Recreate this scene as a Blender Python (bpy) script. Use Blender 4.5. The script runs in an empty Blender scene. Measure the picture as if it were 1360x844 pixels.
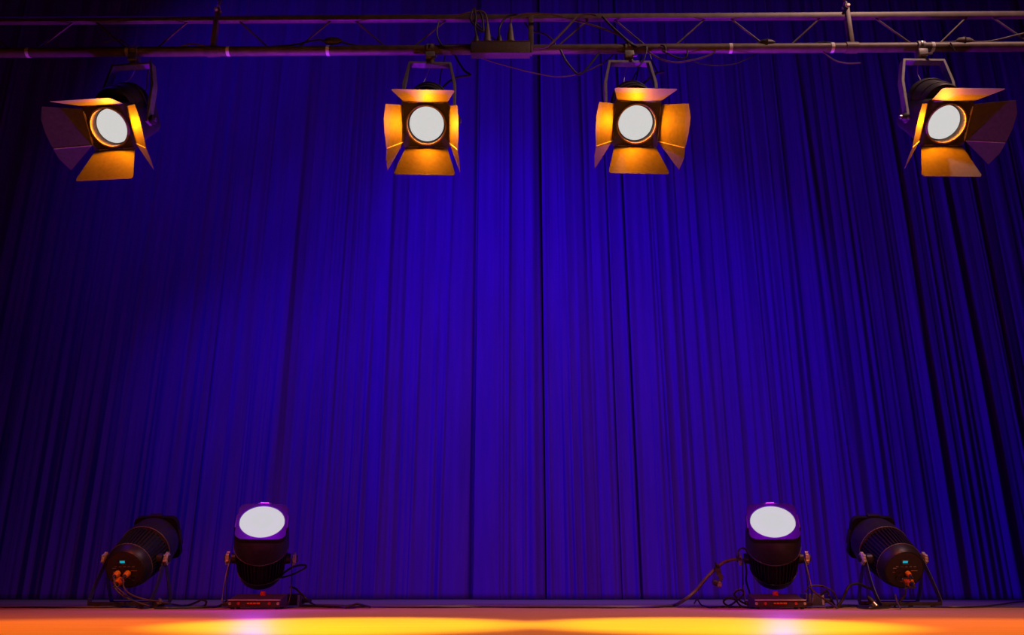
import bpy, bmesh, math, random
import numpy as np
from mathutils import Matrix, Vector

random.seed(7)
SC = bpy.context.scene
COL = SC.collection
R = math.radians

# ------------------------------------------------------------------ camera
F_PX = 1100.0
TH = math.atan(353.0 / F_PX)          # camera looks up
H = 0.1215                            # lens height above the stage floor
cam_d = bpy.data.cameras.new('camera')
cam = bpy.data.objects.new('camera', cam_d)
COL.objects.link(cam)
cam.location = (0, 0, H)
cam.rotation_euler = (math.pi / 2 + TH, 0, 0)
cam_d.sensor_fit = 'HORIZONTAL'
cam_d.sensor_width = 36.0
cam_d.lens = 36.0 * F_PX / 1360.0
cam_d.clip_start = 0.02
SC.camera = cam


def at(x, y, Y):
    """point of the place seen at photograph pixel x, y that stands at depth Y"""
    a, b = (x - 680.0), (422.0 - y)
    dy = F_PX * math.cos(TH) - b * math.sin(TH)
    dz = F_PX * math.sin(TH) + b * math.cos(TH)
    s = Y / dy
    return Vector((a * s, Y, H + dz * s))


def ground(x, y, z=0.0):
    """point on the floor seen at pixel x, y"""
    a, b = (x - 680.0), (422.0 - y)
    dy = F_PX * math.cos(TH) - b * math.sin(TH)
    dz = F_PX * math.sin(TH) + b * math.cos(TH)
    s = (z - H) / dz
    return Vector((a * s, dy * s, z))


# ------------------------------------------------------------------ world, view
w = bpy.data.worlds.new('dark_hall')
SC.world = w
w.use_nodes = True
w.node_tree.nodes['Background'].inputs[0].default_value = (0.5, 0.22, 0.25, 1)
w.node_tree.nodes['Background'].inputs[1].default_value = 0.0015
vs = SC.view_settings
vs.view_transform = 'Standard'
vs.look = 'None'
vs.exposure = 0.0
vs.gamma = 1.0
vs.use_curve_mapping = False


def aim(o, loc, target):
    o.location = loc
    d = Vector(target) - Vector(loc)
    o.rotation_euler = d.to_track_quat('-Z', 'Y').to_euler()


def spot(name, loc, target, color, watts, deg, blend=0.5, radius=0.05):
    d = bpy.data.lights.new(name, 'SPOT')
    d.color = color
    d.energy = watts
    d.spot_size = R(deg)
    d.spot_blend = blend
    d.shadow_soft_size = radius
    o = bpy.data.objects.new(name, d)
    COL.objects.link(o)
    aim(o, loc, target)
    return o


WARM = (1.0, 0.23, 0.0)
VIOLET = (0.30, 0.0, 1.0)
# unseen wash lamps for the drape, positions and power fitted to its brightness
for lx, lz, tx, tzz, red, watts, deg in ((-4.4, 4.2, 2.1, 1.2, 0.08, 430, 74), (-4.4, 6.8, -0.3, 2.0, 0.12, 342, 84), (-2.8, 6.0, 1.1, 1.2, 0.09, 700, 50),
                                         (-4.4, 3.4, -1.7, 1.2, 0.08, 200, 46), (-2.8, 6.0, 2.5, 3.0, 0.10, 337, 66), (3.4, 5.2, 0.2, 0.8, 0.06, 300, 66)):  # last entry: fill added from the right to soften the fold shadows
    spot('drape_wash_lamp', (lx, 3.8, lz), (tx, 7.04, tzz), (red, 0.0, 1.0), watts * 0.84, deg, 1.0, 0.04)
# amber top lamps that make the pools on the stage floor
AMB = (1.0, 0.52, 0.0)
spot('amber_top_lamp', (-0.5, 2.35, 4.3), (-0.5, 2.70, 0), AMB, 2300, 17.5, 0.7, 0.03)
spot('amber_top_lamp', (0.62, 2.35, 4.3), (0.62, 2.70, 0), AMB, 2300, 17.5, 0.7, 0.03)
spot('amber_top_lamp', (-1.2, 2.0, 4.6), (-1.3, 2.2, 0), (1.0, 0.26, 0.0), 1000, 28, 0.6, 0.04)
spot('amber_top_lamp', (1.4, 2.0, 4.6), (1.5, 2.2, 0), (1.0, 0.26, 0.0), 1000, 28, 0.6, 0.04)
spot('amber_top_lamp', (0.06, 2.0, 4.6), (0.06, 2.25, 0), (1.0, 0.26, 0.0), 600, 24, 0.8, 0.04)  # unseen lamp added to fill the dark gap between the pools
# unseen amber fills added for fresnel spill over the floor and the wash lights
spot('amber_spill_fill', (-1.6, 2.4, 2.3), (-1.5, 3.9, 0), (1.0, 0.13, 0.02), 110, 95, 0.8, 0.06)
spot('amber_spill_fill', (1.6, 2.4, 2.3), (1.5, 3.9, 0), (1.0, 0.13, 0.02), 110, 95, 0.8, 0.06)
# unseen warm lamp added above the stage at right to brighten truss and yokes
spot('truss_fill_lamp', (3.3, 1.8, 5.4), (1.75, 3.53, 2.7), (1.0, 0.58, 0.50), 420, 66, 1.0, 0.12)


# ------------------------------------------------------------------ materials
def mat(name, col, rough=0.5, metal=0.0, var=0.12, scale=30.0, bump=0.0, spec=0.5, emit=None, strength=0.0):
    m = bpy.data.materials.new(name)
    m.use_nodes = True
    nt = m.node_tree
    b = nt.nodes['Principled BSDF']
    tc = nt.nodes.new('ShaderNodeTexCoord')
    nz = nt.nodes.new('ShaderNodeTexNoise')
    nz.inputs['Scale'].default_value = scale
    nz.inputs['Detail'].default_value = 4
    nt.links.new(tc.outputs['Object'], nz.inputs['Vector'])
    rp = nt.nodes.new('ShaderNodeValToRGB')
    rp.color_ramp.elements[0].position = 0.3
    rp.color_ramp.elements[1].position = 0.7
    rp.color_ramp.elements[0].color = tuple(c * (1 - var) for c in col) + (1,)
    rp.color_ramp.elements[1].color = tuple(min(1, c * (1 + var)) for c in col) + (1,)
    nt.links.new(nz.outputs['Fac'], rp.inputs['Fac'])
    nt.links.new(rp.outputs['Color'], b.inputs['Base Color'])
    b.inputs['Roughness'].default_value = rough
    b.inputs['Metallic'].default_value = metal
    b.inputs['Specular IOR Level'].default_value = spec
    if bump:
        bp = nt.nodes.new('ShaderNodeBump')
        bp.inputs['Strength'].default_value = bump
        bp.inputs['Distance'].default_value = 0.002
        nt.links.new(nz.outputs['Fac'], bp.inputs['Height'])
        nt.links.new(bp.outputs['Normal'], b.inputs['Normal'])
    if emit:
        b.inputs['Emission Color'].default_value = tuple(emit) + (1,)
        b.inputs['Emission Strength'].default_value = strength
    return m


M = {}
M['door'] = mat('matte_black_sheet', (0.075, 0.066, 0.07), 0.6, 0.0, 0.15, 60, spec=0.25)
M['tube'] = mat('bare_lens_tube', (0.30, 0.22, 0.15), 0.5, 0.0, 0.1, 60, spec=0.2)
M['body'] = mat('black_housing_paint', (0.05, 0.045, 0.048), 0.5, 0.0, 0.2, 40, 0.1, spec=0.3)
M['yoke'] = mat('worn_grey_steel', (0.26, 0.24, 0.24), 0.5, 0.2, 0.2, 50, 0.1)
M['truss'] = mat('brown_grey_truss_paint', (0.13, 0.09, 0.08), 0.5, 0.1, 0.25, 25, 0.15)
M['ledbody'] = mat('black_cast_aluminium', (0.032, 0.028, 0.030), 0.42, 0.2, 0.2, 60, 0.15)
M['frame'] = mat('matte_black_frame', (0.014, 0.013, 0.014), 0.6, 0.0, 0.2, 60, spec=0.2)
M['fin'] = mat('black_heat_fin', (0.028, 0.025, 0.026), 0.4, 0.2, 0.2, 60)
M['ledyoke'] = mat('black_bracket_paint', (0.06, 0.05, 0.05), 0.4, 0.3, 0.2, 40)
M['steel'] = mat('bright_steel', (0.55, 0.53, 0.50), 0.32, 0.9, 0.1, 60)
M['dullsteel'] = mat('dull_steel', (0.6, 0.55, 0.5), 0.45, 0.3, 0.2, 60)
M['cable'] = mat('black_rubber_cable', (0.03, 0.026, 0.026), 0.45, 0.0, 0.2, 40)
M['cable2'] = mat('grey_brown_cable', (0.12, 0.085, 0.07), 0.5, 0.0, 0.2, 40)
M['plug'] = mat('grey_rubber_plug', (0.16, 0.125, 0.12), 0.5, 0.0, 0.2, 60, 0.1)
M['plugdark'] = mat('black_rubber_plug', (0.035, 0.028, 0.028), 0.5, 0.0, 0.2, 60, 0.1)
M['tape'] = mat('white_tape', (0.8, 0.76, 0.72), 0.6, 0.0, 0.1, 90)
M['orange'] = mat('orange_plastic', (0.95, 0.27, 0.01), 0.4, 0.0, 0.08, 60)
M['red'] = mat('red_plastic', (0.7, 0.06, 0.03), 0.4, 0.0, 0.08, 60)
M['print'] = mat('pale_print', (0.55, 0.45, 0.38), 0.6, 0.0, 0.1, 80)
M['sticker'] = mat('pale_sticker', (0.65, 0.58, 0.52), 0.5, 0.0, 0.1, 80)
M['box'] = mat('dark_grey_box', (0.085, 0.06, 0.055), 0.6, 0.0, 0.3, 120, 0.2)
M['chain'] = mat('rusty_chain', (0.2, 0.10, 0.08), 0.55, 0.4, 0.25, 60)
M['display'] = mat('cyan_display', (0.0, 0.1, 0.12), 0.3, 0, 0.02, 10, emit=(0.0, 0.42, 0.55), strength=0.8)
M['glow_amber'] = mat('hot_fresnel_glass', (0.02, 0.02, 0.02), 0.25, 0, 0.02, 10, spec=0.0, emit=(1.0, 0.99, 0.97), strength=0.62)
M['glow_violet'] = mat('hot_led_glass', (0.01, 0.01, 0.01), 0.25, 0, 0.02, 10, spec=0.0, emit=(1.0, 0.98, 1.0), strength=0.60)
M['darkglass'] = mat('dark_lens_glass', (0.02, 0.02, 0.03), 0.1, 0, 0.02, 10)


def floor_mat(name, c1, c2, rough, gloss=0.08):
    m = bpy.data.materials.new(name)
    m.use_nodes = True
    nt = m.node_tree
    b = nt.nodes['Principled BSDF']
    tc = nt.nodes.new('ShaderNodeTexCoord')
    mp = nt.nodes.new('ShaderNodeMapping')
    mp.inputs['Scale'].default_value = (0.5, 9.0, 1.0)
    nt.links.new(tc.outputs['Object'], mp.inputs['Vector'])
    nz = nt.nodes.new('ShaderNodeTexNoise')
    nz.inputs['Scale'].default_value = 3.0
    nz.inputs['Detail'].default_value = 6
    nt.links.new(mp.outputs['Vector'], nz.inputs['Vector'])
    rp = nt.nodes.new('ShaderNodeValToRGB')
    rp.color_ramp.elements[0].position = 0.3
    rp.color_ramp.elements[1].position = 0.7
    rp.color_ramp.elements[0].color = c1 + (1,)
    rp.color_ramp.elements[1].color = c2 + (1,)
    nt.links.new(nz.outputs['Fac'], rp.inputs['Fac'])
    nt.links.new(rp.outputs['Color'], b.inputs['Base Color'])
    n2 = nt.nodes.new('ShaderNodeTexNoise')
    n2.inputs['Scale'].default_value = 14.0
    nt.links.new(tc.outputs['Object'], n2.inputs['Vector'])
    mr = nt.nodes.new('ShaderNodeMapRange')
    mr.inputs['To Min'].default_value = rough - 0.05
    mr.inputs['To Max'].default_value = rough + 0.06
    nt.links.new(n2.outputs['Fac'], mr.inputs['Value'])
    b.inputs['Specular IOR Level'].default_value = 0.0
    b.inputs['Roughness'].default_value = 1.0
    gl = nt.nodes.new('ShaderNodeBsdfGlossy')
    nt.links.new(mr.outputs['Result'], gl.inputs['Roughness'])
    mix = nt.nodes.new('ShaderNodeMixShader')
    mix.inputs[0].default_value = gloss
    nt.links.new(b.outputs[0], mix.inputs[1])
    nt.links.new(gl.outputs[0], mix.inputs[2])
    nt.links.new(mix.outputs[0], nt.nodes['Material Output'].inputs['Surface'])
    return m


M['floor'] = floor_mat('varnished_stage_boards', (0.50, 0.33, 0.10), (0.60, 0.40, 0.13), 0.36)
M['floor_back'] = floor_mat('dark_stage_floor', (0.19, 0.16, 0.18), (0.25, 0.21, 0.24), 0.4, 0.12)


def drape_mat():
    m = bpy.data.materials.new('blue_stage_velvet')
    m.use_nodes = True
    nt = m.node_tree
    b = nt.nodes['Principled BSDF']
    tc = nt.nodes.new('ShaderNodeTexCoord')
    mp = nt.nodes.new('ShaderNodeMapping')
    mp.inputs['Scale'].default_value = (1.0, 1.0, 0.06)
    nt.links.new(tc.outputs['Object'], mp.inputs['Vector'])
    nz = nt.nodes.new('ShaderNodeTexNoise')
    nz.inputs['Scale'].default_value = 22.0
    nz.inputs['Detail'].default_value = 5
    nt.links.new(mp.outputs['Vector'], nz.inputs['Vector'])
    rp = nt.nodes.new('ShaderNodeValToRGB')
    rp.color_ramp.elements[0].position = 0.25
    rp.color_ramp.elements[1].position = 0.75
    rp.color_ramp.elements[0].color = (0.085, 0.018, 0.34, 1)
    rp.color_ramp.elements[1].color = (0.11, 0.022, 0.46, 1)
    nt.links.new(nz.outputs['Fac'], rp.inputs['Fac'])
    nt.links.new(rp.outputs['Color'], b.inputs['Base Color'])
    b.inputs['Roughness'].default_value = 0.9
    b.inputs['Specular IOR Level'].default_value = 0.05
    b.inputs['Sheen Weight'].default_value = 0.25
    b.inputs['Sheen Roughness'].default_value = 0.4
    b.inputs['Sheen Tint'].default_value = (0.3, 0.2, 1.0, 1)
    return m


M['drape'] = drape_mat()


# ------------------------------------------------------------------ mesh helpers
class MB:
    def __init__(self):
        self.bm = bmesh.new()

    def _add(self, verts, faces, Mx=None):
        vs_ = [self.bm.verts.new((Mx @ Vector(v)) if Mx is not None else Vector(v)) for v in verts]
        out = []
        for f in faces:
            try:
                out.append(self.bm.faces.new([vs_[i] for i in f]))
            except ValueError:
                pass
        return vs_, out

    def box(self, c, s, Mx=None, bev=0.0):
        cx, cy, cz = c
        a, b, d = s[0] / 2, s[1] / 2, s[2] / 2
        v = [(cx + i * a, cy + j * b, cz + k * d) for i in (-1, 1) for j in (-1, 1) for k in (-1, 1)]
        f = [(0, 1, 3, 2), (4, 6, 7, 5), (0, 4, 5, 1), (2, 3, 7, 6), (0, 2, 6, 4), (1, 5, 7, 3)]
        vv, ff = self._add(v, f, Mx)
        if bev:
            ed = list({e for q in ff for e in q.edges})
            bmesh.ops.bevel(self.bm, geom=ed, offset=bev, segments=2, affect='EDGES', profile=0.5)
        return self

    def hexa(self, v, Mx=None, bev=0.0):
        """eight corners, ordered like box"""
        f = [(0, 1, 3, 2), (4, 6, 7, 5), (0, 4, 5, 1), (2, 3, 7, 6), (0, 2, 6, 4), (1, 5, 7, 3)]
        vv, ff = self._add(v, f, Mx)
        if bev:
            ed = list({e for q in ff for e in q.edges})
            bmesh.ops.bevel(self.bm, geom=ed, offset=bev, segments=2, affect='EDGES', profile=0.5)
        return self

    def tube(self, pts, r, n=8, Mx=None, caps=True, radii=None):
        pts = [Vector(p) for p in pts]
        rings = []
        prev = None
        for i, p in enumerate(pts):
            if i == 0:
                t = pts[1] - pts[0]
            elif i == len(pts) - 1:
                t = pts[-1] - pts[-2]
            else:
                t = pts[i + 1] - pts[i - 1]
            t.normalize()
            if prev is None:
                a = Vector((0, 0, 1)) if abs(t.z) < 0.9 else Vector((1, 0, 0))
                u = t.cross(a).normalized()
            else:
                u = (prev - t * prev.dot(t)).normalized()
            prev = u
            vv = t.cross(u)
            rr = radii[i] if radii else r
            rings.append([p + (u * math.cos(2 * math.pi * k / n) + vv * math.sin(2 * math.pi * k / n)) * rr for k in range(n)])
        verts = [q for ring in rings for q in ring]
        faces = []
        for i in range(len(rings) - 1):
            for k in range(n):
                k2 = (k + 1) % n
                faces.append((i * n + k, i * n + k2, (i + 1) * n + k2, (i + 1) * n + k))
        if caps:
            faces.append(tuple(range(n - 1, -1, -1)))
            faces.append(tuple((len(rings) - 1) * n + k for k in range(n)))
        self._add(verts, faces, Mx)
        return self

    def cable(self, pts, r, n=6, seg=6):
        return self.tube(spline(pts, seg), r, n)

    def lathe(self, prof, n=40, Mx=None, cap0=True, cap1=True):
        """prof: list of (z, radius) turned about local z"""
        verts, faces = [], []
        for z, r in prof:
            for k in range(n):
                a = 2 * math.pi * k / n
                verts.append((r * math.cos(a), r * math.sin(a), z))
        for i in range(len(prof) - 1):
            for k in range(n):
                k2 = (k + 1) % n
                faces.append((i * n + k, i * n + k2, (i + 1) * n + k2, (i + 1) * n + k))
        if cap0:
            faces.append(tuple(range(n - 1, -1, -1)))
        if cap1:
            faces.append(tuple((len(prof) - 1) * n + k for k in range(n)))
        self._add(verts, faces, Mx)
        return self

    def prism(self, poly, t, Mx=None, bev=0.0):
        """2-d outline in local x, y given thickness t along local z (centred)"""
        n = len(poly)
        v = [(x, y, -t / 2) for x, y in poly] + [(x, y, t / 2) for x, y in poly]
        f = [tuple(range(n - 1, -1, -1)), tuple(range(n, 2 * n))]
        for i in range(n):
            j = (i + 1) % n
            f.append((i, j, n + j, n + i))
        vv, ff = self._add(v, f, Mx)
        if bev:
            ed = list({e for q in ff for e in q.edges})
            bmesh.ops.bevel(self.bm, geom=ed, offset=bev, segments=1, affect='EDGES')
        return self

    def frame(self, outer, inner, t, Mx=None):
        """plate with a hole: outer and inner loops with equal counts"""
        n = len(outer)
        v = []
        for z in (-t / 2, t / 2):
            v += [(x, y, z) for x, y in outer] + [(x, y, z) for x, y in inner]
        f = []
        for i in range(n):
            j = (i + 1) % n
            f.append((i, n + i, n + j, j))
            f.append((2 * n + i, 2 * n + j, 3 * n + j, 3 * n + i))
            f.append((i, j, 2 * n + j, 2 * n + i))
            f.append((n + i, 3 * n + i, 3 * n + j, n + j))
        self._add(v, f, Mx)
        return self

    def torus(self, Rr, r, n=16, m=8, Mx=None, sx=1.0):
        verts, faces = [], []
        for i in range(n):
            a = 2 * math.pi * i / n
            for k in range(m):
                b = 2 * math.pi * k / m
                q = Rr + r * math.cos(b)
                verts.append((q * math.cos(a) * sx, q * math.sin(a), r * math.sin(b)))
        for i in range(n):
            for k in range(m):
                i2, k2 = (i + 1) % n, (k + 1) % m
                faces.append((i * m + k, i2 * m + k, i2 * m + k2, i * m + k2))
        self._add(verts, faces, Mx)
        return self

    def build(self, name, material, parent=None, smooth=35):
        bmesh.ops.recalc_face_normals(self.bm, faces=self.bm.faces[:])
        me = bpy.data.meshes.new(name)
        self.bm.to_mesh(me)
        self.bm.free()
        me.materials.append(M[material] if isinstance(material, str) else material)
        if smooth:
            for p in me.polygons:
                p.use_smooth = True
            me.set_sharp_from_angle(angle=R(smooth))
        o = bpy.data.objects.new(name, me)
        COL.objects.link(o)
        if parent is not None:
            o.parent = parent
            rt = parent
            while rt.parent is not None:
                rt = rt.parent
            me.transform(Matrix.Translation(-Vector(rt.location)))
        return o


def spline(pts, seg=6):
    P = [Vector(p) for p in pts]
    if len(P) < 3:
        return P
    P = [P[0] * 2 - P[1]] + P + [P[-1] * 2 - P[-2]]
    out = []
    for i in range(1, len(P) - 2):
        for k in range(seg):
            t = k / seg
            a, b, c, d = P[i - 1], P[i], P[i + 1], P[i + 2]
            out.append(0.5 * ((2 * b) + (c - a) * t + (2 * a - 5 * b + 4 * c - d) * t * t + (-a + 3 * b - 3 * c + d) * t ** 3))
    out.append(P[-2])
    return out


def thing(name, loc, label, cat, group=None):
    o = bpy.data.objects.new(name, None)
    o.empty_display_size = 0.1
    COL.objects.link(o)
    o.location = loc
    return tag(o, label, cat, group)


def tag(o, label, cat, group=None):
    o['label'] = label
    o['category'] = cat
    if group:
        o['group'] = group
    return o


def rrect(wd, hd, rad, n=6):
    """rounded rectangle sampled at even angles about its centre"""
    p = []
    N = n * 8
    for k in range(N):
        a = 2 * math.pi * (k + 0.5) / N
        dx, dy = math.cos(a), math.sin(a)
        t = min(wd / 2 / max(abs(dx), 1e-9), hd / 2 / max(abs(dy), 1e-9))
        cx, cy = wd / 2 - rad, hd / 2 - rad
        if abs(dx) * t > cx and abs(dy) * t > cy:
            # ray meets the corner arc
            bq = abs(dx) * cx + abs(dy) * cy
            cq = cx * cx + cy * cy - rad * rad
            t = bq + math.sqrt(max(bq * bq - cq, 0.0))
        p.append((dx * t, dy * t))
    return p


def circ_like(poly, r):
    return [(r * x / math.hypot(x, y), r * y / math.hypot(x, y)) for x, y in poly]


# ------------------------------------------------------------------ the setting
Y_LAMPS = 4.60
Y_DRAPE = 7.04
fb = MB().box((0, 1.25, -0.05), (15, 6.62, 0.1)).build('floor', 'floor', smooth=0)
fb['kind'] = 'structure'
fb2 = MB().box((0, 6.53, -0.054), (15, 3.9, 0.1)).build('floor', 'floor_back', smooth=0)
fb2['kind'] = 'structure'
tr = MB().box((0, 4.570, -0.0435), (15, 0.012, 0.095)).build('trim_1', 'box', smooth=0)
tr['kind'] = 'structure'


def drape(x0, x1, seed, label, ybase, cuts=()):
    """hanging cloth with soft pleats, creased where two pleats meet"""
    rng = np.random.default_rng(seed)
    step = 0.004
    nx = int((x1 - x0) / step) + 1
    xs = np.linspace(x0, x1, nx)
    rows = [0.0, 0.05, 0.2, 0.4, 0.7, 1.0, 1.3, 1.6, 2.0, 2.4, 2.8, 3.2, 3.6, 4.0, 4.5, 5.0, 5.6, 6.2, 6.8]
    b = [x0]
    while b[-1] < x1:
        b.append(b[-1] + rng.choice([0.07, 0.1, 0.14, 0.2, 0.28, 0.36]) * rng.uniform(0.8, 1.2))
    b = np.array(b)
    depth = rng.uniform(0.010, 0.034, len(b)) * np.clip(np.diff(b, append=b[-1] + 0.2) / 0.2, 0.4, 1.5)
    slant = rng.normal(0, 0.012, len(b))
    pk = rng.uniform(0.3, 0.7, len(b))
    # secondary ripples
    nr = int((x1 - x0) * 55)
    rc = rng.uniform(x0, x1, nr); rw = rng.uniform(0.007, 0.032, nr); ra = rng.uniform(-0.008, 0.018, nr); rs = rng.normal(0, 0.012, nr)
    rt = rng.uniform(0, 1, nr)
    # prominent standing ridges, strongest low down
    ng = int((x1 - x0) * 4.2)
    gc = rng.uniform(x0, x1, ng); gw = rng.uniform(0.016, 0.034, ng); ga = rng.uniform(0.010, 0.030, ng); gs = rng.normal(0, 0.02, ng); gt = rng.uniform(0.35, 1.1, ng)
    V, Fc = [], []
    for j, z in enumerate(rows):
        t = z / rows[-1]
        bb = b + slant * (1 - t) * 2.0
        amp = 0.55 + 0.75 * (1 - t) ** 1.5
        idx = np.clip(np.searchsorted(bb, xs, side='right') - 1, 0, len(bb) - 2)
        u = np.clip((xs - bb[idx]) / np.maximum(bb[idx + 1] - bb[idx], 0.02), 0, 1)
        k = pk[idx]
        uu = np.where(u < k, 0.5 * u / k, 0.5 + 0.5 * (u - k) / (1 - k))
        y = -depth[idx] * amp * np.sin(np.pi * uu) ** 0.75
        for q in range(nr):
            cx = rc[q] + rs[q] * (1 - t) * 3
            wgt = np.clip(1.25 - t - 0.6 * rt[q], 0.08, 1.0)
            y -= ra[q] * wgt * np.exp(-((xs - cx) / rw[q]) ** 2)
        for q in range(ng):
            y -= ga[q] * np.clip((gt[q] - t) / 0.4, 0.06, 1.0) * np.exp(-np.abs((xs - gc[q] - gs[q] * (1 - t) * 3) / gw[q]) ** 1.6)
        y += 0.05 * np.sin(xs * 1.7 + seed) * (1 - t)
        for cx, cw, cd in cuts:
            y += cd * np.exp(-((xs - cx) / cw) ** 2)
        V.append(np.stack([xs, y + ybase, np.full(nx, z)], 1))
    V = np.concatenate(V)
    nr_ = len(rows)
    ii = np.arange(nx - 1)
    faces = []
    for j in range(nr_ - 1):
        a = j * nx + ii
        faces.append(np.stack([a, a + 1, a + 1 + nx, a + nx], 1))
    faces = np.concatenate(faces)
    me = bpy.data.meshes.new('stage_curtain')
    me.from_pydata(V.tolist(), [], faces.tolist())
    me.materials.append(M['drape'])
    for p in me.polygons:
        p.use_smooth = True
    o = bpy.data.objects.new('stage_curtain', me)
    COL.objects.link(o)
    sol = o.modifiers.new('cloth_thickness', 'SOLIDIFY')
    sol.thickness = 0.003
    sol.offset = 1
    tag(o, label, 'curtain', 'panels of the blue stage drape')
    return o


XA = at(632, 500, Y_DRAPE).x
XB = at(722, 500, Y_DRAPE).x
drape(-6.6, XA - 0.003, 3, 'wide blue pleated stage curtain panel behind the left half of the stage', Y_DRAPE, cuts=[(XA - 0.01, 0.02, 0.03)])
drape(XA + 0.003, XB - 0.003, 5, 'narrow middle strip of blue stage curtain between the two dark gaps', Y_DRAPE + 0.01, cuts=[(XB, 0.02, 0.03)])
drape(XB + 0.003, 6.6, 11, 'wide blue pleated stage curtain panel behind the right half of the stage', Y_DRAPE - 0.01,
      cuts=[(at(838, 500, Y_DRAPE).x, 0.012, 0.05), (at(822, 700, Y_DRAPE).x, 0.008, 0.03)])

# ------------------------------------------------------------------ the truss
Y_TRUSS = 3.53
Zp = at(680, 66, Y_TRUSS).z           # pipe centre
Zc = at(680, 24, Y_TRUSS).z           # upper chord centre
SL = -(at(0, 70, Y_TRUSS).z - at(0, 62, Y_TRUSS).z) / (at(1360, 66, Y_TRUSS).x - at(0, 66, Y_TRUSS).x)


def tz(x, z):                          # the truss hangs slightly out of level
    return z + SL * x


tru = thing('lighting_truss', (0, Y_TRUSS, Zp), 'brown grey ladder truss with round lower pipe carrying the stage lamps', 'truss')
MB().tube([(-3.4, Y_TRUSS, tz(-3.4, Zp)), (3.4, Y_TRUSS, tz(3.4, Zp))], 0.0245, 24).build('lower_pipe', 'truss', tru)
Mx = Matrix.Translation((0, Y_TRUSS, Zc)) @ Matrix.Rotation(-math.atan(SL), 4, 'Y')
MB().box((0, 0, 0), (6.8, 0.03, 0.03), Mx, 0.004).build('upper_chord', 'truss', tru)
dia = [(-30, 15), (98, 50), (128, 170), (250, 207), (318, 358), (440, 395), (472, 513), (593, 548), (627, 668), (782, 740), (815, 858), (937, 896),
       (970, 1016), (1090, 1050), (1162, 1212), (1285, 1247), (1318, 1370)]
for xt, xb in dia:
    a = at(xt, 28, Y_TRUSS); b = at(xb, 62, Y_TRUSS)
    a.z = tz(a.x, Zc - 0.01); b.z = tz(b.x, Zp + 0.015)
    MB().tube([a, b], 0.0048, 8).build('diagonal', 'truss', tru)
posts = [(286, 0.011), (705, 0.0125), (1128, 0.011)]
for xp, hw in posts:
    X = at(xp, 45, Y_TRUSS).x
    z0, z1 = tz(X, Zp), tz(X, Zc)
    top = z1 + (0.06 if xp != 705 else 0.0)
    mb = MB()
    mb.box((X, Y_TRUSS - 0.004, (z0 + top) / 2), (hw * 2, 0.036, top - z0), None, 0.002)
    p = mb.build('upright', 'truss', tru)
    if xp != 705:
        MB().tube([(X - 0.03, Y_TRUSS, z0 + SL * -0.03), (X + 0.03, Y_TRUSS, z0 + SL * 0.03)], 0.0285, 20).build('sleeve', 'truss', p)
        MB().tube([(X, Y_TRUSS - 0.04, top - 0.02), (X, Y_TRUSS + 0.03, top - 0.02)], 0.008, 10).build('bolt', 'dullsteel', p)
for xt in (39, 171, 304, 436, 570, 837, 970, 1105, 1238):
    X = at(xt, 66, Y_TRUSS).x
    MB().lathe([(-0.008, 0.0253), (0.008, 0.0253)], 24, Matrix.Translation((X, Y_TRUSS, tz(X, Zp))) @ Matrix.Rotation(math.pi / 2, 4, 'Y')).build('tape_band', 'tape', tru)

for xp, side in ((287, 'left'), (1125, 'right')):
    X = at(286 if side == 'left' else 1128, 45, Y_TRUSS).x
    zt = tz(X, Zc) + 0.06
    ch = thing('suspension_chain', (X, Y_TRUSS, zt), 'rusty steel chain holding up the %s end of the lighting truss' % side, 'chain', 'truss suspension chains')
    mb = MB()
    mb.torus(0.016, 0.005, 14, 8, Matrix.Translation((X, Y_TRUSS, zt + 0.006)) @ Matrix.Rotation(math.pi / 2, 4, 'Y') @ Matrix.Rotation(0, 4, 'Z'))
    mb.tube([(X - 0.018, Y_TRUSS, zt - 0.012), (X + 0.018, Y_TRUSS, zt - 0.012)], 0.006, 8)
    mb.build('shackle', 'dullsteel', ch)
    z = zt + 0.03
    k = 0
    link = MB()
    while z < 5.2:
        m4 = Matrix.Translation((X, Y_TRUSS, z)) @ Matrix.Rotation(math.pi / 2 * (k % 2), 4, 'Z') @ Matrix.Rotation(math.pi / 2, 4, 'Y')
        link.torus(0.0085, 0.0032, 10, 5, m4, sx=1.7)
        z += 0.0215
        k += 1
    link.build('chain_links', 'chain', ch)


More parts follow.
